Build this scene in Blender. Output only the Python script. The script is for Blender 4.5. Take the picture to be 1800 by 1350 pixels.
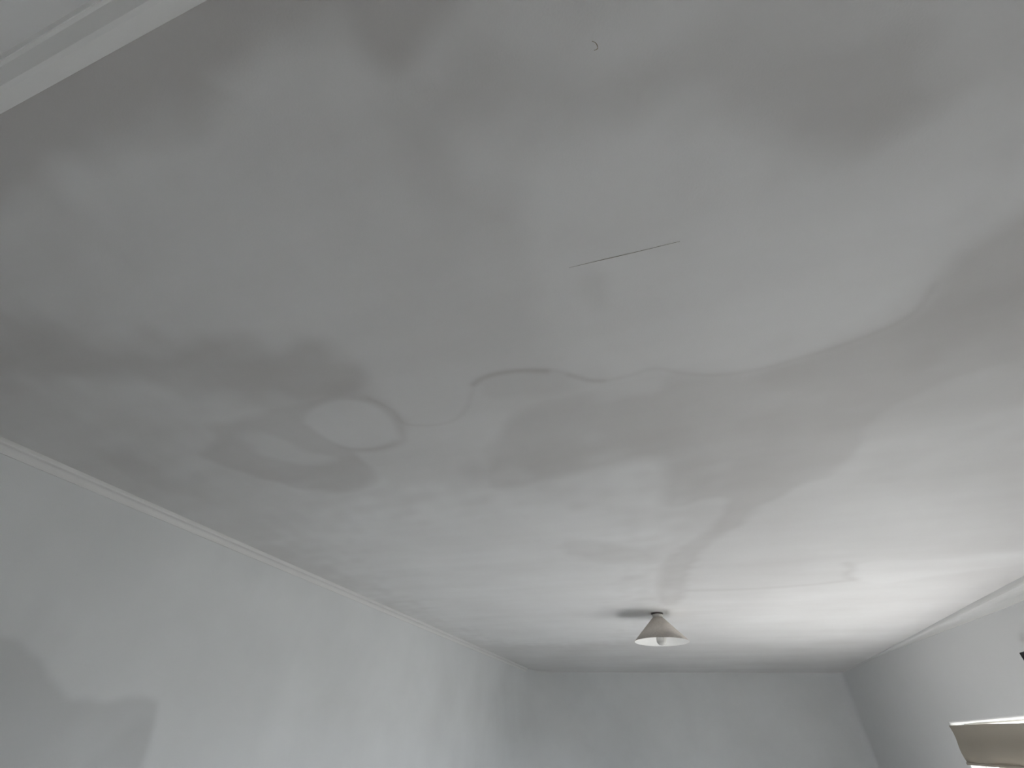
import bpy, bmesh, math, random
import numpy as np
from mathutils import Vector, Matrix
random.seed(4); np.random.seed(4)
for _o in list(bpy.data.objects): bpy.data.objects.remove(_o)
S = bpy.context.scene
COL = S.collection

# ---------------------------------------------------------------- camera
CAM_Z = 1.6
cam_d = bpy.data.cameras.new('camera'); cam = bpy.data.objects.new('camera', cam_d); COL.objects.link(cam)
R_ = Vector((0.94731128, 0.31851639, 0.03389165)); U_ = Vector((0.17786059, -0.61105661, 0.7713465)); F_ = Vector((-0.26639622, 0.72467726, 0.63551233))
m = Matrix((R_, U_, -F_)).transposed().to_4x4(); m.translation = Vector((0, 0, CAM_Z))
cam.matrix_world = m
cam_d.sensor_fit = 'HORIZONTAL'; cam_d.sensor_width = 36.0; cam_d.lens = 36.0 * 750.525 / 1800.0
cam_d.clip_start = 0.005; cam_d.clip_end = 200
S.camera = cam

# ---------------------------------------------------------------- sky, sun, exposure
SKY = 1.15; SUN = 4.7
w = bpy.data.worlds.new('overcast_sky'); S.world = w; w.use_nodes = True
bg = w.node_tree.nodes['Background']; bg.inputs[0].default_value = (0.87, 0.925, 1.0, 1); bg.inputs[1].default_value = SKY
sd = bpy.data.lights.new('sun', 'SUN'); sun = bpy.data.objects.new('sun', sd); COL.objects.link(sun)
sd.energy = SUN; sd.angle = math.radians(4); sd.color = (1.0, 0.97, 0.95)
SUN_FROM = Vector((0.64, 0.24, 0.72)).normalized()
sun.rotation_euler = SUN_FROM.to_track_quat('Z', 'Y').to_euler()
S.view_settings.view_transform = 'Standard'; S.view_settings.look = 'None'; S.view_settings.gamma = 1; S.view_settings.use_curve_mapping = False
S.view_settings.exposure = 3.54
S.cycles.diffuse_bounces = 10; S.cycles.max_bounces = 14; S.cycles.sample_clamp_indirect = 6

# ---------------------------------------------------------------- helpers
def mat(name, col, rough=0.6, spec=0.3, grain=0.0, gscale=60.0, bump=0.0, bscale=300.0, transl=0.0):
    m = bpy.data.materials.new(name); m.use_nodes = True; nt = m.node_tree; b = nt.nodes['Principled BSDF']
    b.inputs['Roughness'].default_value = rough; b.inputs['Specular IOR Level'].default_value = spec
    tc = nt.nodes.new('ShaderNodeTexCoord')
    n = nt.nodes.new('ShaderNodeTexNoise'); n.inputs['Scale'].default_value = gscale; n.inputs['Detail'].default_value = 5
    nt.links.new(tc.outputs['Object'], n.inputs['Vector'])
    r = nt.nodes.new('ShaderNodeMix'); r.data_type = 'RGBA'
    r.inputs['A'].default_value = tuple(c * (1 - grain) for c in col) + (1,); r.inputs['B'].default_value = tuple(min(1, c * (1 + grain)) for c in col) + (1,)
    nt.links.new(n.outputs['Fac'], r.inputs['Factor']); nt.links.new(r.outputs['Result'], b.inputs['Base Color'])
    if bump:
        n2 = nt.nodes.new('ShaderNodeTexNoise'); n2.inputs['Scale'].default_value = bscale; n2.inputs['Detail'].default_value = 3
        nt.links.new(tc.outputs['Object'], n2.inputs['Vector'])
        bp = nt.nodes.new('ShaderNodeBump'); bp.inputs['Strength'].default_value = bump; bp.inputs['Distance'].default_value = 0.002
        nt.links.new(n2.outputs['Fac'], bp.inputs['Height']); nt.links.new(bp.outputs['Normal'], b.inputs['Normal'])
    if transl:
        t = nt.nodes.new('ShaderNodeBsdfTranslucent'); nt.links.new(r.outputs['Result'], t.inputs['Color'])
        mx = nt.nodes.new('ShaderNodeMixShader'); mx.inputs[0].default_value = transl
        nt.links.new(b.outputs[0], mx.inputs[1]); nt.links.new(t.outputs[0], mx.inputs[2]); nt.links.new(mx.outputs[0], nt.nodes['Material Output'].inputs[0])
    m['bsdf'] = b.name
    return m

def mesh_obj(name, verts, faces, material, parent=None, smooth=False):
    me = bpy.data.meshes.new(name); me.from_pydata([tuple(v) for v in verts], [], faces); me.update()
    bm = bmesh.new(); bm.from_mesh(me); bmesh.ops.recalc_face_normals(bm, faces=bm.faces); bm.to_mesh(me); bm.free()
    if smooth: me.polygons.foreach_set('use_smooth', [True] * len(me.polygons))
    o = bpy.data.objects.new(name, me); COL.objects.link(o)
    if material: me.materials.append(material)
    if parent: o.parent = parent
    return o
def bm_obj(name, bm, material, parent=None, smooth=False):
    bmesh.ops.recalc_face_normals(bm, faces=bm.faces)
    me = bpy.data.meshes.new(name); bm.to_mesh(me); bm.free()
    if smooth: me.polygons.foreach_set('use_smooth', [True] * len(me.polygons))
    me.materials.append(material)
    o = bpy.data.objects.new(name, me); COL.objects.link(o)
    if parent: o.parent = parent
    return o
def box(name, lo, hi, material, parent=None, bevel=0.004, seg=2):
    bm = bmesh.new(); bmesh.ops.create_cube(bm, size=1)
    for v in bm.verts: v.co = Vector([lo[i] + (v.co[i] + .5) * (hi[i] - lo[i]) for i in range(3)])
    if bevel: bmesh.ops.bevel(bm, geom=bm.edges[:], offset=bevel, segments=seg, affect='EDGES', profile=.5)
    return bm_obj(name, bm, material, parent)
def lathe(name, prof, material, parent=None, n=64, closed=True):
    """prof: list of (r, z); closed loops back so the shell has thickness"""
    V = []; Fc = []; k = len(prof)
    for i in range(n):
        a = 2 * math.pi * i / n
        for r, z in prof: V.append((r * math.cos(a), r * math.sin(a), z))
    for i in range(n):
        j = (i + 1) % n
        for s in range(k if closed else k - 1):
            t = (s + 1) % k
            Fc.append((i * k + s, j * k + s, j * k + t, i * k + t))
    bm = bmesh.new(); vs = [bm.verts.new(v) for v in V]
    for f in Fc: bm.faces.new([vs[i] for i in f])
    bmesh.ops.remove_doubles(bm, verts=bm.verts, dist=1e-5)
    return bm_obj(name, bm, material, parent, smooth=True)
def thing(name, label, cat, loc=(0, 0, 0), group=None):
    o = bpy.data.objects.new(name, None); COL.objects.link(o); o.location = loc; o['label'] = label; o['category'] = cat
    o.empty_display_size = 0.1
    if group: o['group'] = group
    return o
def struct(o): o['kind'] = 'structure'; return o
def smooth_curve(pts, closed, n=6):
    P = np.array(pts, float); N = len(P); out = []
    rng = range(N) if closed else range(N - 1)
    for i in rng:
        if closed: p0, p1, p2, p3 = P[i - 1], P[i], P[(i + 1) % N], P[(i + 2) % N]
        else: p0, p1, p2, p3 = P[max(i - 1, 0)], P[i], P[i + 1], P[min(i + 2, N - 1)]
        for t in np.arange(n) / n:
            out.append(.5 * (2 * p1 + (p2 - p0) * t + (2 * p0 - 5 * p1 + 4 * p2 - p3) * t * t + (3 * p1 - p0 - 3 * p2 + p3) * t ** 3))
    if not closed: out.append(P[-1])
    return np.array(out)
def seg_dist(X, Y, poly, closed):
    D = np.full(X.shape, 1e9); ins = np.zeros(X.shape, bool); n = len(poly)
    for i in range(n if closed else n - 1):
        ax, ay = poly[i]; bx, by = poly[(i + 1) % n]; dx, dy = bx - ax, by - ay; L2 = dx * dx + dy * dy + 1e-12
        t = np.clip(((X - ax) * dx + (Y - ay) * dy) / L2, 0, 1)
        D = np.minimum(D, (X - ax - t * dx) ** 2 + (Y - ay - t * dy) ** 2)
        if closed and ay != by:
            ins ^= ((ay > Y) != (by > Y)) & (X < ax + (Y - ay) / (by - ay) * dx)
    D = np.sqrt(D)
    return np.where(ins, -D, D) if closed else D
def add_regions(X, Y, regions, lines, wob):
    """tone value on a flat surface: sum of patches with their own outline and edge width"""
    M = np.zeros(X.shape)
    for s, soft, pts in regions:
        c = smooth_curve(pts, True)
        lo = c.min(0) - soft * 1.5; hi = c.max(0) + soft * 1.5
        k = (X > lo[0]) & (X < hi[0]) & (Y > lo[1]) & (Y < hi[1])
        d = seg_dist(X[k], Y[k], c, True) + wob[k] * soft
        t = np.clip(.5 - d / (2 * soft), 0, 1); t = s * t * t * (3 - 2 * t); o = M[k]
        M[k] = np.maximum(o, t) + .35 * np.minimum(o, t) if s > 0 else o + t
    for s, wd, pts in lines:
        c = smooth_curve(pts, False)
        lo = c.min(0) - wd * 4; hi = c.max(0) + wd * 4
        k = (X > lo[0]) & (X < hi[0]) & (Y > lo[1]) & (Y < hi[1])
        d = seg_dist(X[k], Y[k], c, False)
        M[k] += s * np.exp(-(d / wd) ** 2)
    return M
def wave_noise(X, Y, n, fmin, fmax, seed, sx=1.0):
    r = np.random.RandomState(seed); Z = np.zeros(X.shape)
    for i in range(n):
        f = math.exp(r.uniform(math.log(fmin), math.log(fmax))); a = r.uniform(0, 2 * math.pi); p = r.uniform(0, 2 * math.pi)
        Z += np.sin(2 * math.pi * f * (math.cos(a) * X * sx + math.sin(a) * Y) + p) / n ** .5
    return Z

# ---------------------------------------------------------------- room
XL, XR, YB, YF, H = -2.300, 1.968, 7.915, -0.080, 2.4
def damp_tone_material(name, dry, damp_tone, rough=0.55, spec=0.3, bump=0.12, streak=(0.9, 4.5, 1.0)):
    m = bpy.data.materials.new(name); m.use_nodes = True; nt = m.node_tree; b = nt.nodes['Principled BSDF']
    at = nt.nodes.new('ShaderNodeAttribute'); at.attribute_name = 'damp_tone'
    tc = nt.nodes.new('ShaderNodeTexCoord')
    n = nt.nodes.new('ShaderNodeTexNoise'); n.inputs['Scale'].default_value = 2.2; n.inputs['Detail'].default_value = 6
    nt.links.new(tc.outputs['Object'], n.inputs['Vector'])
    ma = nt.nodes.new('ShaderNodeMath'); ma.operation = 'MULTIPLY_ADD'; ma.inputs[1].default_value = 0.22; ma.inputs[2].default_value = -0.11
    nt.links.new(n.outputs['Fac'], ma.inputs[0])
    ad = nt.nodes.new('ShaderNodeMath'); ad.operation = 'ADD'; nt.links.new(ma.outputs[0], ad.inputs[0]); nt.links.new(at.outputs['Fac'], ad.inputs[1])
    mp = nt.nodes.new('ShaderNodeMapping'); mp.inputs['Scale'].default_value = streak; nt.links.new(tc.outputs['Object'], mp.inputs['Vector'])
    n3 = nt.nodes.new('ShaderNodeTexNoise'); n3.inputs['Scale'].default_value = 1.0; n3.inputs['Detail'].default_value = 4; nt.links.new(mp.outputs[0], n3.inputs['Vector'])
    m3 = nt.nodes.new('ShaderNodeMath'); m3.operation = 'MULTIPLY_ADD'; m3.inputs[1].default_value = 0.20; m3.inputs[2].default_value = -0.10; nt.links.new(n3.outputs['Fac'], m3.inputs[0])
    a3 = nt.nodes.new('ShaderNodeMath'); a3.operation = 'ADD'; nt.links.new(ad.outputs[0], a3.inputs[0]); nt.links.new(m3.outputs[0], a3.inputs[1]); ad = a3
    mr = nt.nodes.new('ShaderNodeMapRange'); mr.inputs['From Min'].default_value = -0.3; mr.inputs['From Max'].default_value = 0.5
    nt.links.new(ad.outputs[0], mr.inputs['Value'])
    mx = nt.nodes.new('ShaderNodeMix'); mx.data_type = 'RGBA'; mx.inputs['A'].default_value = dry + (1,); mx.inputs['B'].default_value = damp_tone + (1,)
    nt.links.new(mr.outputs[0], mx.inputs['Factor']); nt.links.new(mx.outputs['Result'], b.inputs['Base Color'])
    b.inputs['Roughness'].default_value = rough; b.inputs['Specular IOR Level'].default_value = spec
    n2 = nt.nodes.new('ShaderNodeTexNoise'); n2.inputs['Scale'].default_value = 260; n2.inputs['Detail'].default_value = 3
    nt.links.new(tc.outputs['Object'], n2.inputs['Vector'])
    bp = nt.nodes.new('ShaderNodeBump'); bp.inputs['Strength'].default_value = bump; bp.inputs['Distance'].default_value = 0.002
    nt.links.new(n2.outputs['Fac'], bp.inputs['Height']); nt.links.new(bp.outputs['Normal'], b.inputs['Normal'])
    return m
CEIL = damp_tone_material('fresh_white_emulsion_drying', (0.882, 0.887, 0.888), (0.425, 0.401, 0.386))
WALLP = damp_tone_material('uneven_wall_paint', (0.85, 0.865, 0.87), (0.40, 0.405, 0.405), streak=(1.3, 1.1, 1.2))
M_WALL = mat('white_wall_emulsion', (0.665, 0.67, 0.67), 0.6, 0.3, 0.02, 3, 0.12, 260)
M_CORN = mat('white_cornice_gloss', (0.72, 0.72, 0.71), 0.4, 0.4, 0.02, 5, 0.1, 200)
M_FLOOR = mat('pale_boards', (0.40, 0.395, 0.39), 0.5, 0.3, 0.12, 8)
M_FRAME = mat('painted_window_frame', (0.55, 0.54, 0.52), 0.4, 0.4, 0.03, 20)
M_BLIND = mat('beige_blind_fabric', (0.35, 0.32, 0.275), 0.9, 0.1, 0.10, 400, 0.3, 500, 0.14)
M_SHADE = mat('taupe_shade_fabric', (0.66, 0.61, 0.56), 0.85, 0.1, 0.16, 70, 0.3, 400)
M_LINER = mat('white_shade_liner', (0.86, 0.86, 0.84), 0.6, 0.2, 0.02, 30)
M_WHITE = mat('white_plastic', (0.72, 0.70, 0.67), 0.35, 0.5, 0.02, 20)
M_BROWN = mat('dark_brown_bakelite', (0.06, 0.045, 0.04), 0.4, 0.5, 0.1, 40)
M_BULB = mat('frosted_bulb_glass', (0.62, 0.61, 0.59), 0.3, 0.5, 0.02, 20)
M_BLACK = mat('black_painted_metal', (0.006, 0.006, 0.008), 0.5, 0.3, 0.2, 30)
M_GROUND = mat('lawn', (0.165, 0.168, 0.16), 0.8, 0.2, 0.15, 2)
M_CRACK = mat('hairline_crack_shadow_gap', (0.30, 0.27, 0.21), 0.9, 0.1, 0.25, 90)

# ceiling: a finely divided, very slightly uneven plaster sheet; drying paint patches and some painted-in light levels share one attribute
CEIL_REGIONS = [
    (0.25, 0.045, [(-1.353, 0.095), (-0.999, 0.071), (-0.855, 0.076), (-0.754, 0.077), (-0.651, 0.072), (-0.591, 0.076), (-0.549, 0.073), (-0.544, 0.049), (-0.487, 0.045), (-0.397, 0.056), (-0.323, 0.067), (-0.294, 0.093), (-0.253, 0.116), (-0.19, 0.107), (-0.146, 0.091), (-0.092, 0.026), (-0.394, -0.096), (-1.041, -0.105)]),  # top_left_band
    (0.20, 0.075, [(-1.527, 0.135), (-1.464, 0.238), (-1.437, 0.311), (-1.352, 0.415), (-1.174, 0.477), (-0.993, 0.536), (-0.8, 0.578), (-0.758, 0.643), (-0.735, 0.77), (-0.83, 0.85), (-0.96, 0.84), (-1.062, 0.79), (-1.195, 0.736), (-1.314, 0.671), (-1.515, 0.56), (-1.681, 0.5), (-1.941, 0.49), (-2.213, 0.443)]),  # left_zone
    (0.16, 0.03, [(-1.431, 0.82), (-1.246, 0.836), (-1.084, 0.815), (-0.925, 0.784), (-0.805, 0.772), (-0.767, 0.845), (-0.745, 0.922), (-0.756, 1.035), (-0.841, 1.139), (-0.959, 1.157), (-1.034, 1.128), (-1.047, 1.247), (-1.081, 1.328), (-1.184, 1.398), (-1.323, 1.408), (-1.486, 1.275), (-1.615, 1.095), (-1.638, 0.985), (-1.487, 0.92)]),  # ring_patch
    (-0.17, 0.02, [(-1.079, 0.894), (-0.994, 0.844), (-0.895, 0.829), (-0.81, 0.859), (-0.775, 0.936), (-0.801, 1.07), (-0.859, 1.113), (-0.979, 1.113), (-1.048, 1.07), (-1.079, 0.982)]),  # round_light
    (-0.12, 0.03, [(-1.361, 0.915), (-1.26, 0.931), (-1.194, 1.063), (-1.14, 1.143), (-1.233, 1.178), (-1.349, 1.119), (-1.403, 1.027)]),  # lobe_light
    (0.12, 0.05, [(-2.009, 0.852), (-1.893, 0.916), (-1.94, 1.09), (-2.03, 1.15), (-2.143, 1.103), (-2.121, 0.975)]),  # left_small
    (0.15, 0.04, [(0.82, 0.646), (0.76, 0.691), (0.72, 0.72), (0.68, 0.761), (0.67, 0.848), (0.652, 0.929), (0.526, 0.999), (0.427, 1.027), (0.333, 1.055), (0.23, 1.04), (0.109, 1.012), (0.042, 1.063), (-0.09, 1.048), (-0.266, 1.04), (-0.396, 1.094), (-0.49, 1.195), (-0.576, 1.341), (-0.619, 1.545), (-0.3, 1.51), (0.043, 1.477), (0.045, 1.889), (0.28, 1.907), (0.198, 2.289), (0.002, 2.654), (-0.099, 3.616), (0.048, 3.642), (0.136, 2.903), (0.24, 2.423), (0.381, 2.149), (0.455, 1.946), (0.582, 1.816), (0.696, 1.641), (0.701, 1.404), (0.762, 1.3), (0.929, 1.218), (1.133, 1.168)]),  # right_band
    (0.11, 0.035, [(0.36, 1.058), (0.427, 1.027), (0.526, 1.0), (0.615, .965), (0.658, .92), (0.671, .848), (.682, .761), (.72, .72), (.76, .69), (.82, .646), (.95, .72), (.87, .95), (.75, 1.15), (.5, 1.2), (.38, 1.12)]),
    (0.1, 0.22, [(0.833, 0.671), (0.737, 0.762), (0.712, 0.944), (0.543, 1.081), (0.411, 1.116), (0.448, 1.401), (0.681, 1.577), (0.873, 1.669), (1.167, 1.474), (1.133, 1.168)]),  # right_band_soft
    (0.08, 0.03, [(-0.436, 0.875), (-0.37, 0.862), (-0.226, 0.891), (-0.156, 0.946), (-0.184, 0.998), (-0.357, 0.977), (-0.436, 0.94)]),  # lobe_mid
    (0.1, 0.05, [(-0.515, 2.258), (-0.345, 2.245), (-0.185, 2.37), (-0.021, 2.628), (-0.349, 2.631), (-0.507, 2.43)]),  # small_dark
    (0.11, 0.035, [(-0.051, 0.61), (-0.016, 0.61), (-0.009, 0.645), (-0.022, 0.693), (-0.053, 0.696), (-0.055, 0.656)]),  # smudge
    (0.10, 0.06, [(-0.697, 1.355), (-0.614, 1.331), (-0.585, 1.409), (-0.655, 1.493), (-0.724, 1.475)]),  # smudge_low
    (0.11, 0.08, [(-0.31, 0.176), (-0.224, 0.195), (-0.222, 0.271), (-0.207, 0.358), (-0.188, 0.419), (-0.277, 0.381), (-0.32, 0.316), (-0.329, 0.247)]),  # centre_soft
    (0.15, 0.07, [(-0.243, 0.211), (-0.116, 0.259), (-0.024, 0.288), (0.051, 0.295), (0.141, 0.305), (0.211, 0.332), (0.273, 0.378), (0.34, 0.432), (0.383, 0.458), (0.441, 0.472), (0.494, 0.454), (0.534, 0.434), (0.532, 0.384), (0.465, 0.306), (0.314, 0.256), (0.161, 0.219), (0.096, 0.219), (-0.004, 0.201), (-0.08, 0.154), (-0.156, 0.115), (-0.216, 0.14)]),  # upper_mid
    (0.09, 0.05, [(0.328, 0.404), (0.377, 0.403), (0.454, 0.423), (0.515, 0.422), (0.503, 0.458), (0.451, 0.475), (0.383, 0.459), (0.349, 0.435)]),  # upper_lobe
    (0.09, 0.05, [(-0.103, 0.033), (-0.124, 0.126), (-0.03, 0.164), (0.037, 0.168), (0.081, 0.147), (0.129, 0.111)]),  # top_diag
    (-0.01, 0.1, [(0.121, 3.276), (0.428, 3.279), (0.997, 3.247), (0.943, 3.015), (0.971, 2.864), (1.333, 2.803), (1.695, 2.606), (1.915, 2.849), (1.957, 4.173), (1.814, 5.408), (0.552, 5.278), (0.185, 4.534)]),  # near_lamp_light
    (0.10, 0.35, [(-2.4, -.2), (-1.2, -.2), (-1.25, .2), (-1.5, .5), (-1.7, .9), (-2.4, 1.3)]),  # front-left margin, shade painted in where the light comes out too strong
    (-0.08, 0.05, [(-0.046, 0.298), (0.049, 0.314), (0.141, 0.317), (0.22, 0.352), (0.284, 0.4), (0.382, 0.475), (0.463, 0.493), (0.541, 0.456), (0.65, 0.438), (0.725, 0.511), (0.769, 0.673), (0.716, 0.71), (0.668, 0.755), (0.657, 0.841), (0.523, 0.981), (0.331, 1.03), (0.14, 0.974), (-0.1, 0.915), (-0.193, 0.771), (-0.161, 0.511), (-0.108, 0.372)]),  # pale area above the tide line, painted brighter to lift its light level
    (-0.15, 0.30, [(-1.9, 1.9), (-1.1, 1.55), (-0.5, 1.6), (0.0, 1.55), (0.0, 2.0), (-0.1, 2.5), (-0.2, 3.6), (-0.5, 5.2), (-1.9, 5.2), (-2.1, 3.5)]),  # broad area left of lamp, missing light painted in as paler colour
    (-0.07, 0.04, [(1.0, 3.082), (1.016, 2.945), (1.166, 2.907), (1.453, 2.941), (1.707, 2.87), (1.833, 3.052), (1.6, 3.207), (1.263, 3.363), (1.1, 3.305)]),  # swirl_light
]
CEIL_LINES = [
    (0.075, 0.009, [(-0.789, 0.853), (-0.751, 0.933), (-0.75, 1.012), (-0.665, 1.046), (-0.576, 1.036), (-0.507, 0.98), (-0.465, 0.917), (-0.436, 0.875), (-0.383, 0.858), (-0.317, 0.857), (-0.223, 0.879), (-0.151, 0.926), (-0.094, 0.969), (-0.013, 0.972), (0.066, 0.959), (0.14, 1.001), (0.23, 1.035), (0.332, 1.042), (0.427, 1.025), (0.526, 0.999), (0.615, 0.962), (0.66, 0.919), (0.671, 0.845)]),
    (0.16, 0.012, [(-0.447, 0.883), (-0.406, 0.862), (-0.351, 0.857), (-0.286, 0.866), (-0.225, 0.886)]),
    (0.055, 0.015, [(-1.079, 0.894), (-0.994, 0.844), (-0.895, 0.829), (-0.81, 0.859), (-0.775, 0.936), (-0.788, 1.063), (-0.839, 1.119), (-0.984, 1.12), (-1.057, 1.083)]),
    (0.10, 0.010, [(-0.167, 0.921), (-0.124, 0.955), (-0.078, 0.971)]),
    (0.12, 0.03, [(0.948, 2.91), (1.002, 3.027), (1.004, 3.141), (1.063, 3.273)]),
    (0.10, 0.03, [(0.12, 3.335), (0.433, 3.365), (0.765, 3.344), (1.006, 3.287)]),
]
xs = np.linspace(XL - .05, XR + .06, 530)
ys = np.concatenate([np.arange(YF - .04, 1.6, .0065), np.arange(1.6, 3.6, .016), np.linspace(3.6, YB + .06, 105)])
GX, GY = np.meshgrid(xs, ys)
wob = wave_noise(GX, GY, 14, 1.5, 9, 7) * .35
damp_tone_v = add_regions(GX, GY, CEIL_REGIONS, CEIL_LINES, wob)
uneven = wave_noise(GX, GY, 10, .25, 1.1, 11, .6) * .0008
edge = np.clip(np.minimum(np.minimum(GX - XL, XR - GX), np.minimum(GY - YF, YB - GY)) / .35, 0, 1)
GZ = H + .0 + uneven * edge
nx, ny = len(xs), len(ys)
vid = np.arange(nx * ny).reshape(ny, nx)
quads = np.stack([vid[:-1, :-1], vid[1:, :-1], vid[1:, 1:], vid[:-1, 1:]], -1).reshape(-1, 4)
me = bpy.data.meshes.new('ceiling')
me.vertices.add(nx * ny); me.vertices.foreach_set('co', np.stack([GX, GY, GZ], -1).astype(np.float32).ravel())
me.loops.add(quads.size); me.loops.foreach_set('vertex_index', quads.ravel().astype(np.int32))
me.polygons.add(len(quads)); me.polygons.foreach_set('loop_start', np.arange(0, quads.size, 4, dtype=np.int32))
me.update(calc_edges=True)
me.polygons.foreach_set('use_smooth', np.ones(len(quads), bool))
a = me.attributes.new('damp_tone', 'FLOAT', 'POINT'); a.data.foreach_set('value', damp_tone_v.astype(np.float32).ravel())
me.materials.append(CEIL)
ceiling = struct(bpy.data.objects.new('ceiling', me)); COL.objects.link(ceiling)
# hairline crack along a board joint, and a small curl mark: thin slivers just proud of the plaster
def sliver(name, pts, wd, parent):
    c = smooth_curve(pts, False, 4); V = []; Fc = []
    for i, (x, y) in enumerate(c):
        t = c[min(i + 1, len(c) - 1)] - c[max(i - 1, 0)]; t = t / (np.linalg.norm(t) + 1e-9)
        ww = wd * (.35 + .65 * math.sin(math.pi * (i + .5) / len(c))) * random.uniform(.6, 1.2)
        z = H + float(uneven[np.abs(ys - y).argmin(), np.abs(xs - x).argmin()])
        for s in (-1, 1):
            for dz in (-.0006, .002): V.append((x - t[1] * ww * s / 2, y + t[0] * ww * s / 2, z + dz))
        if i:
            b, e = (i - 1) * 4, i * 4
            Fc += [(b, b + 2, e + 2, e), (b + 1, e + 1, e + 3, b + 3), (b, e, e + 1, b + 1), (b + 2, b + 3, e + 3, e + 2)]
    return mesh_obj(name, V, Fc, M_CRACK, parent)
sliver('hairline_crack', [(-0.086, 0.5645), (-0.03, 0.5655), (0.031, 0.5672), (0.09, 0.5682), (0.146, 0.569)], .0006, ceiling)
sliver('curl_mark', [(0.034, 0.186), (0.039, 0.19), (0.041, 0.196), (0.039, 0.198), (0.035, 0.198)], .0013, ceiling)
struct(box('roof_slab', (XL - .3, YF - .3, H + .02), (XR + .4, YB + .3, H + .14), M_WALL, ceiling, 0))

# floor
struct(box('floor', (XL - .3, YF - .3, -.12), (XR + .4, YB + .3, 0), M_FLOOR, None, 0))

# left wall: fine grid so the darker patch keeps its outline
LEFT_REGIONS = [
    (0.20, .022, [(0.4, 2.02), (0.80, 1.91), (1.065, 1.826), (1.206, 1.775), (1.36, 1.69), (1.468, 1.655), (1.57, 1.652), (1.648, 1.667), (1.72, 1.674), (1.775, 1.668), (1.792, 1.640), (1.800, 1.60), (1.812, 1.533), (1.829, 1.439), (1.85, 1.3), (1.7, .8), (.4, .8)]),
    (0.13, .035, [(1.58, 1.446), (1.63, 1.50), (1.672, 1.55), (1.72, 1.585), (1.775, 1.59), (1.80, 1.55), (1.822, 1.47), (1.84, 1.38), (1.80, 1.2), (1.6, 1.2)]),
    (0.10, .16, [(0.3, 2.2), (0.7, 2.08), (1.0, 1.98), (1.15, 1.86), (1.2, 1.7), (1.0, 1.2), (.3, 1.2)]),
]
def arc_profile(cx, cy, r, a0, a1, n): return [(cx + r * math.cos(a0 + (a1 - a0) * i / n), cy + r * math.sin(a0 + (a1 - a0) * i / n)) for i in range(n + 1)]
RL, RR, YC = 0.50, 0.10, 5.7
ly = np.concatenate([np.arange(YF - .05, 2.2, .012), np.linspace(2.2, YC, 70)]); lz = np.concatenate([np.linspace(0, 1.1, 12), np.arange(1.1, 2.1, .012)[1:], np.linspace(2.1, H + .01, 12)])
LY, LZ = np.meshgrid(ly, lz)
lu = wave_noise(LY, LZ, 10, .3, 1.2, 21) * .003
V = np.stack([XL + lu * np.clip((H - .15 - LZ) / .3, 0, 1) * np.clip((YC - LY) / .3, 0, 1), LY, LZ], -1).reshape(-1, 3); n1, n2 = len(ly), len(lz)
idx = np.arange(n1 * n2).reshape(n2, n1)
Q = np.stack([idx[:-1, :-1], idx[:-1, 1:], idx[1:, 1:], idx[1:, :-1]], -1).reshape(-1, 4)
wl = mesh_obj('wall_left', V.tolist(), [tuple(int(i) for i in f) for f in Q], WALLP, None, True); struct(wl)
at = wl.data.attributes.new('damp_tone', 'FLOAT', 'POINT')
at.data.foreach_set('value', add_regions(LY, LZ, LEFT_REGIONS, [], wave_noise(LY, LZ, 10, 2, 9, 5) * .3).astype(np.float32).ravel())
struct(box('wall_left_core', (XL - .3, YF - .3, 0), (XL - .02, YB + .3, H + .02), M_WALL, wl, 0))
# back wall with its plaster swept round into the left wall and a tight round to the right
V = []; zr = np.linspace(0, H + .01, 13)
for z in zr:
    r = RL + 1.6 * (1 - z / H)
    prof = [(XL, YC), (XL, YC + (YB - r - YC) * .5)] + arc_profile(XL + r, YB - r, r, math.pi, math.pi / 2, 32) + arc_profile(XR - RR, YB - RR, RR, math.pi / 2, 0, 10)
    V += [(x, y, z) for x, y in prof]; k = len(prof)
wb = struct(mesh_obj('wall_back', V, [(a_ * k + i, a_ * k + i + 1, a_ * k + k + i + 1, a_ * k + k + i) for a_ in range(12) for i in range(k - 1)], WALLP, None, True))
struct(box('wall_back_core', (XL - .3, YB + .02, 0), (XR + .4, YB + .3, H + .02), M_WALL, wb, 0))
struct(box('wall_front', (XL - .3, YF - .3, 0), (XR + .4, YF, H + .02), M_WALL, None, 0))

# right wall, 0.30 m thick, with two rounded window openings
W1 = (3.30, 5.37); W2 = (1.38, 1.66); SILL, HEAD, TH = 0.42, 1.80, 0.16
Ys = [YF - .02, W2[0], W2[1], W1[0], W1[1], YB - RR]; Zs = [0, SILL, HEAD, H + .01]
bm = bmesh.new(); vin = {}; vout = {}
for i, y in enumerate(Ys):
    for j, z in enumerate(Zs): vin[i, j] = bm.verts.new((XR, y, z)); vout[i, j] = bm.verts.new((XR + TH, y, z))
for i in range(5):
    for j in range(3):
        if j == 1 and i in (1, 3):
            for p, q_ in (((i, 1), (i + 1, 1)), ((i + 1, 1), (i + 1, 2)), ((i + 1, 2), (i, 2)), ((i, 2), (i, 1))): bm.faces.new((vin[p], vin[q_], vout[q_], vout[p]))
            continue
        bm.faces.new([vin[p] for p in ((i, j), (i + 1, j), (i + 1, j + 1), (i, j + 1))]); bm.faces.new([vout[p] for p in ((i, j), (i + 1, j), (i + 1, j + 1), (i, j + 1))])
hole = []
for e in bm.edges:
    if all(abs(v.co.x - XR) < 1e-6 and SILL - .01 < v.co.z < HEAD + .01 for v in e.verts):
        yy = sorted(v.co.y for v in e.verts)
        if yy[0] >= W2[0] - .01 and yy[1] <= W1[1] + .01 and not (yy[0] < W1[0] - .01 and yy[1] > W2[1] + .01): hole.append(e)
bmesh.ops.bevel(bm, geom=hole, offset=.012, segments=5, affect='EDGES', profile=.5)
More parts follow.
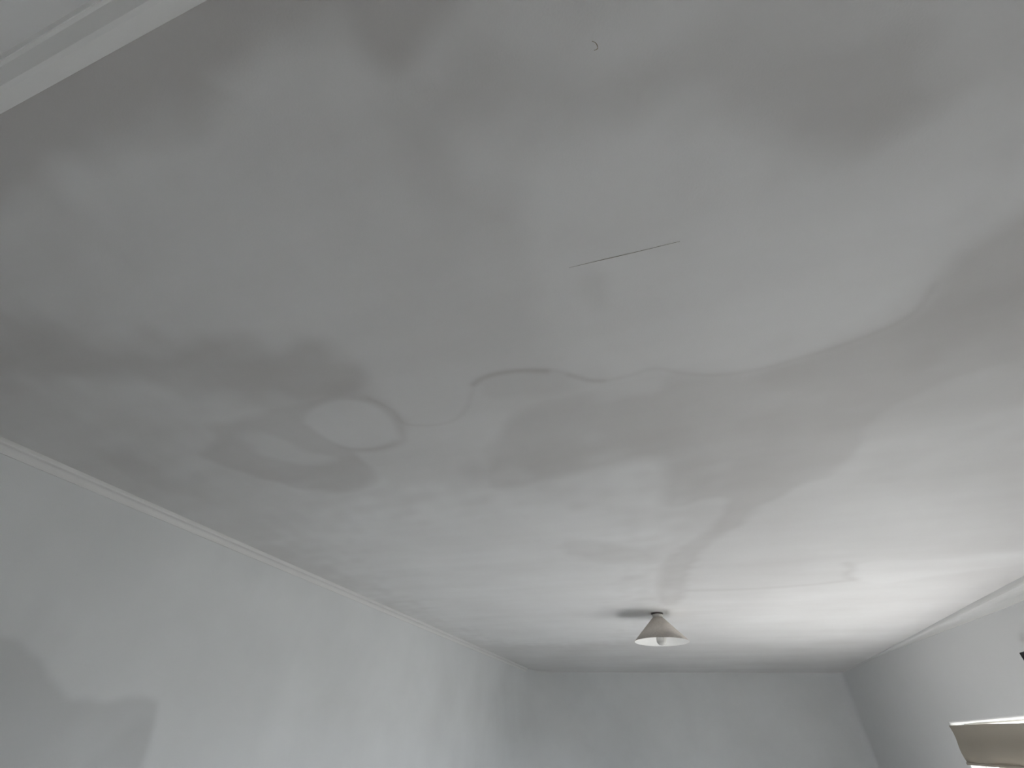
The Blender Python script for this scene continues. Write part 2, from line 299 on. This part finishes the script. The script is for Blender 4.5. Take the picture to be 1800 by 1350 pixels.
wr = struct(bm_obj('wall_right', bm, M_WALL))

# cornices: moulded strips run along the wall tops
def strip(name, prof, p0, p1, out, material):
    """prof (projection, drop) from the ceiling round to the wall; out = direction into the room"""
    d = Vector(p1) - Vector(p0); V = []
    for b in (Vector(p0), Vector(p1)):
        for pr, dr in prof: V.append(b + Vector(out) * pr + Vector((0, 0, -dr)))
    k = len(prof); Fc = [(i, (i + 1) % k, k + (i + 1) % k, k + i) for i in range(k)] + [tuple(range(k)), tuple(range(2 * k - 1, k - 1, -1))]
    return struct(mesh_obj(name, V, Fc, material))
def mould(p, d):
    c = [(-.01, -.006), (p, -.006), (p, .26 * d), (p * .94, .36 * d), (p * .72, .42 * d)]
    for i in range(1, 7):
        t = i / 6 * math.pi / 2; c.append((p * .72 - p * .52 * math.sin(t), .42 * d + .42 * d * (1 - math.cos(t))))
    return c + [(p * .2, d), (-.01, d)]
strip('trim_1', mould(.026, .045), (XL, YF, H), (XL, YB - RL, H), (1, 0, 0), M_CORN)
V = []; stations = [(YF, 1.1), (3.2, 1.1), (4.0, .92), (5.0, .58), (5.8, .30), (6.6, .13), (YB - RR, .08)]
for yy, sc in stations:      # the right-hand cornice thins out into the plaster towards the back
    pf = mould(.050 * sc, .080 * sc); V += [(XR - pr, yy, H - dr) for pr, dr in pf]
k = len(pf); n_ = len(stations)
struct(mesh_obj('trim_2', V, [(a_ * k + i, a_ * k + (i + 1) % k, (a_ + 1) * k + (i + 1) % k, (a_ + 1) * k + i) for a_ in range(n_ - 1) for i in range(k)] + [tuple(range(k)), tuple(range(n_ * k - 1, (n_ - 1) * k - 1, -1))], M_CORN))
strip('trim_3', [(-.01, -.006), (.048, -.006), (.048, .008), (.045, .012), (.030, .032), (.024, .037), (.008, .038), (.004, .041), (.004, .054), (-.01, .054)], (XL, YF, H), (XR, YF, H), (0, 1, 0), M_CORN)

# windows: painted casements with a broad mullion, glass panes and a sill
gm = bpy.data.materials.new('clear_window_glass'); gm.use_nodes = True
nt = gm.node_tree; nt.nodes.clear(); go = nt.nodes.new('ShaderNodeOutputMaterial'); tr = nt.nodes.new('ShaderNodeBsdfTransparent'); gl = nt.nodes.new('ShaderNodeBsdfGlossy'); gl.inputs['Roughness'].default_value = .02
lw = nt.nodes.new('ShaderNodeLayerWeight'); pw = nt.nodes.new('ShaderNodeMath'); pw.operation = 'POWER'; pw.inputs[1].default_value = 5
fr = nt.nodes.new('ShaderNodeMath'); fr.operation = 'MULTIPLY_ADD'; fr.inputs[1].default_value = .5; fr.inputs[2].default_value = .03
nt.links.new(lw.outputs['Facing'], pw.inputs[0]); nt.links.new(pw.outputs[0], fr.inputs[0]); gx = nt.nodes.new('ShaderNodeMixShader'); tr.inputs[0].default_value = (.96, .965, .965, 1)
nt.links.new(fr.outputs[0], gx.inputs[0]); nt.links.new(tr.outputs[0], gx.inputs[1]); nt.links.new(gl.outputs[0], gx.inputs[2]); nt.links.new(gx.outputs[0], go.inputs[0])
def window(name, y0, y1, mull, xf):
    e = bpy.data.objects.new(name, None); COL.objects.link(e); e.location = (0, 0, 0); struct(e)
    fw = .03
    for lo, hi in (((xf, y0, SILL), (xf + .05, y0 + fw, HEAD)), ((xf, y1 - .012, SILL), (xf + .05, y1, HEAD)), ((xf, y0, SILL), (xf + .05, y1, SILL + .05)), ((xf, y0, HEAD - .01), (xf + .05, y1, HEAD))):
        box('frame_bar', lo, hi, M_FRAME, e, .003)
    for a_, b_ in mull: box('mullion', (xf, a_, SILL + .05), (xf + .06, b_, HEAD - .01), M_FRAME, e, .004)
    ed = [y0 + fw] + [v for ab in mull for v in ab] + [y1 - .012]
    for a_, b_ in zip(ed[::2], ed[1::2]): box('pane', (xf + .02, a_, SILL + .05), (xf + .026, b_, HEAD - .01), gm, e, 0)
    box('window_sill', (XR - .03, y0 + .0, SILL - .02), (xf, y1, SILL + .015), M_FRAME, e, .006)
    return e
window('window_1', W1[0], W1[1], [(4.20, 4.24), (5.005, 5.175)], 2.065)
window('window_2', W2[0], W2[1], [(1.50, 1.53)], 2.065)

# ---------------------------------------------------------------- ground outside
struct(box('ground', (XR + .45, -30, -.35), (XR + 45, 40, -.25), M_GROUND, None, 0))

# ---------------------------------------------------------------- ceiling lamp
lamp = thing('ceiling_lamp', 'small ceiling lamp with taupe cone shade and white lining, hung close under the ceiling', 'lamp', (-.138, 3.992, H))
lathe('ceiling_rose', [(0, .004), (.047, .004), (.047, -.006), (.040, -.010), (0, -.010)], M_BROWN, lamp, 40, False)
lathe('lamp_holder', [(0, -.008), (.040, -.008), (.042, -.020), (.034, -.030), (.022, -.034), (.020, -.075), (0, -.075)], M_WHITE, lamp, 40, False)
lathe('shade_ring', [(.020, -.026), (.033, -.028), (.034, -.040), (.020, -.040)], M_BROWN, lamp, 40)
sh = lathe('lamp_shade', [(.036, -.032), (.205, -.199), (.207, -.199), (.039, -.030)], M_SHADE, lamp, 96)
lathe('shade_lining', [(.034, -.0335), (.2028, -.1992), (.2048, -.1992), (.0362, -.0318)], M_LINER, sh, 96)
lathe('light_bulb', [(0, -.06), (.013, -.06), (.015, -.085), (.026, -.110), (.033, -.135), (.038, -.185), (.036, -.204), (.022, -.219), (0, -.224)], M_BULB, lamp, 32, False)
sm = box('shade_seam', (-.004, -.0012, -.115), (.004, .0012, .115), M_SHADE, sh, .0005, 1)
sm.location = (-.028, -.117, -.1155); sm.rotation_euler = (math.radians(-45.3), 0, math.radians(-13))

# ---------------------------------------------------------------- blind in the window recess
bl = thing('window_blind', 'beige fabric blind drawn part way down inside the window recess', 'blind', (1.957, (W1[0] + W1[1]) / 2, 1.77))
BH = (W1[1] - W1[0]) / 2 + .006; nU, nV = 40, 12; V = []; Fc = []
for s in (0, 1):
    for j in range(nV + 1):
        for i in range(nU + 1):
            y = -BH + 2 * BH * i / nU; zt = .003 + .013 * (y / BH); zb = -.218
            z = zt + (zb - zt) * j / nV
            V.append((.006 * math.sin(j * .55) + .004 * math.sin(i * .5) * j / nV + (.003 if s else 0), y, z))
N1 = (nU + 1) * (nV + 1)
for j in range(nV):
    for i in range(nU):
        a_ = j * (nU + 1) + i; b_ = a_ + nU + 1
        Fc += [(a_, a_ + 1, b_ + 1, b_), (N1 + a_, N1 + b_, N1 + b_ + 1, N1 + a_ + 1)]
mesh_obj('blind_fabric', V, Fc, M_BLIND, bl, True)
box('bottom_bar', (-.006, -BH, -.226), (.010, BH, -.210), M_BLIND, bl, .003)
for yy in (-.80, -.25): box('hanging_bracket', (-.004, yy - .01, .0), (.0115, yy + .01, .06), M_WHITE, bl, .001)

# ---------------------------------------------------------------- small black box on the right wall
wbx = thing('wall_box', 'small black box fixed high on the right wall above the window', 'wall fixture', (XR, 3.726, 2.02))
box('housing', (-.045, -.11, -.085), (-.004, .11, .0715), M_BLACK, wbx, .006, 3)
box('mounting_plate', (-.006, -.07, -.05), (0.0, .07, .05), M_BLACK, wbx, .001)
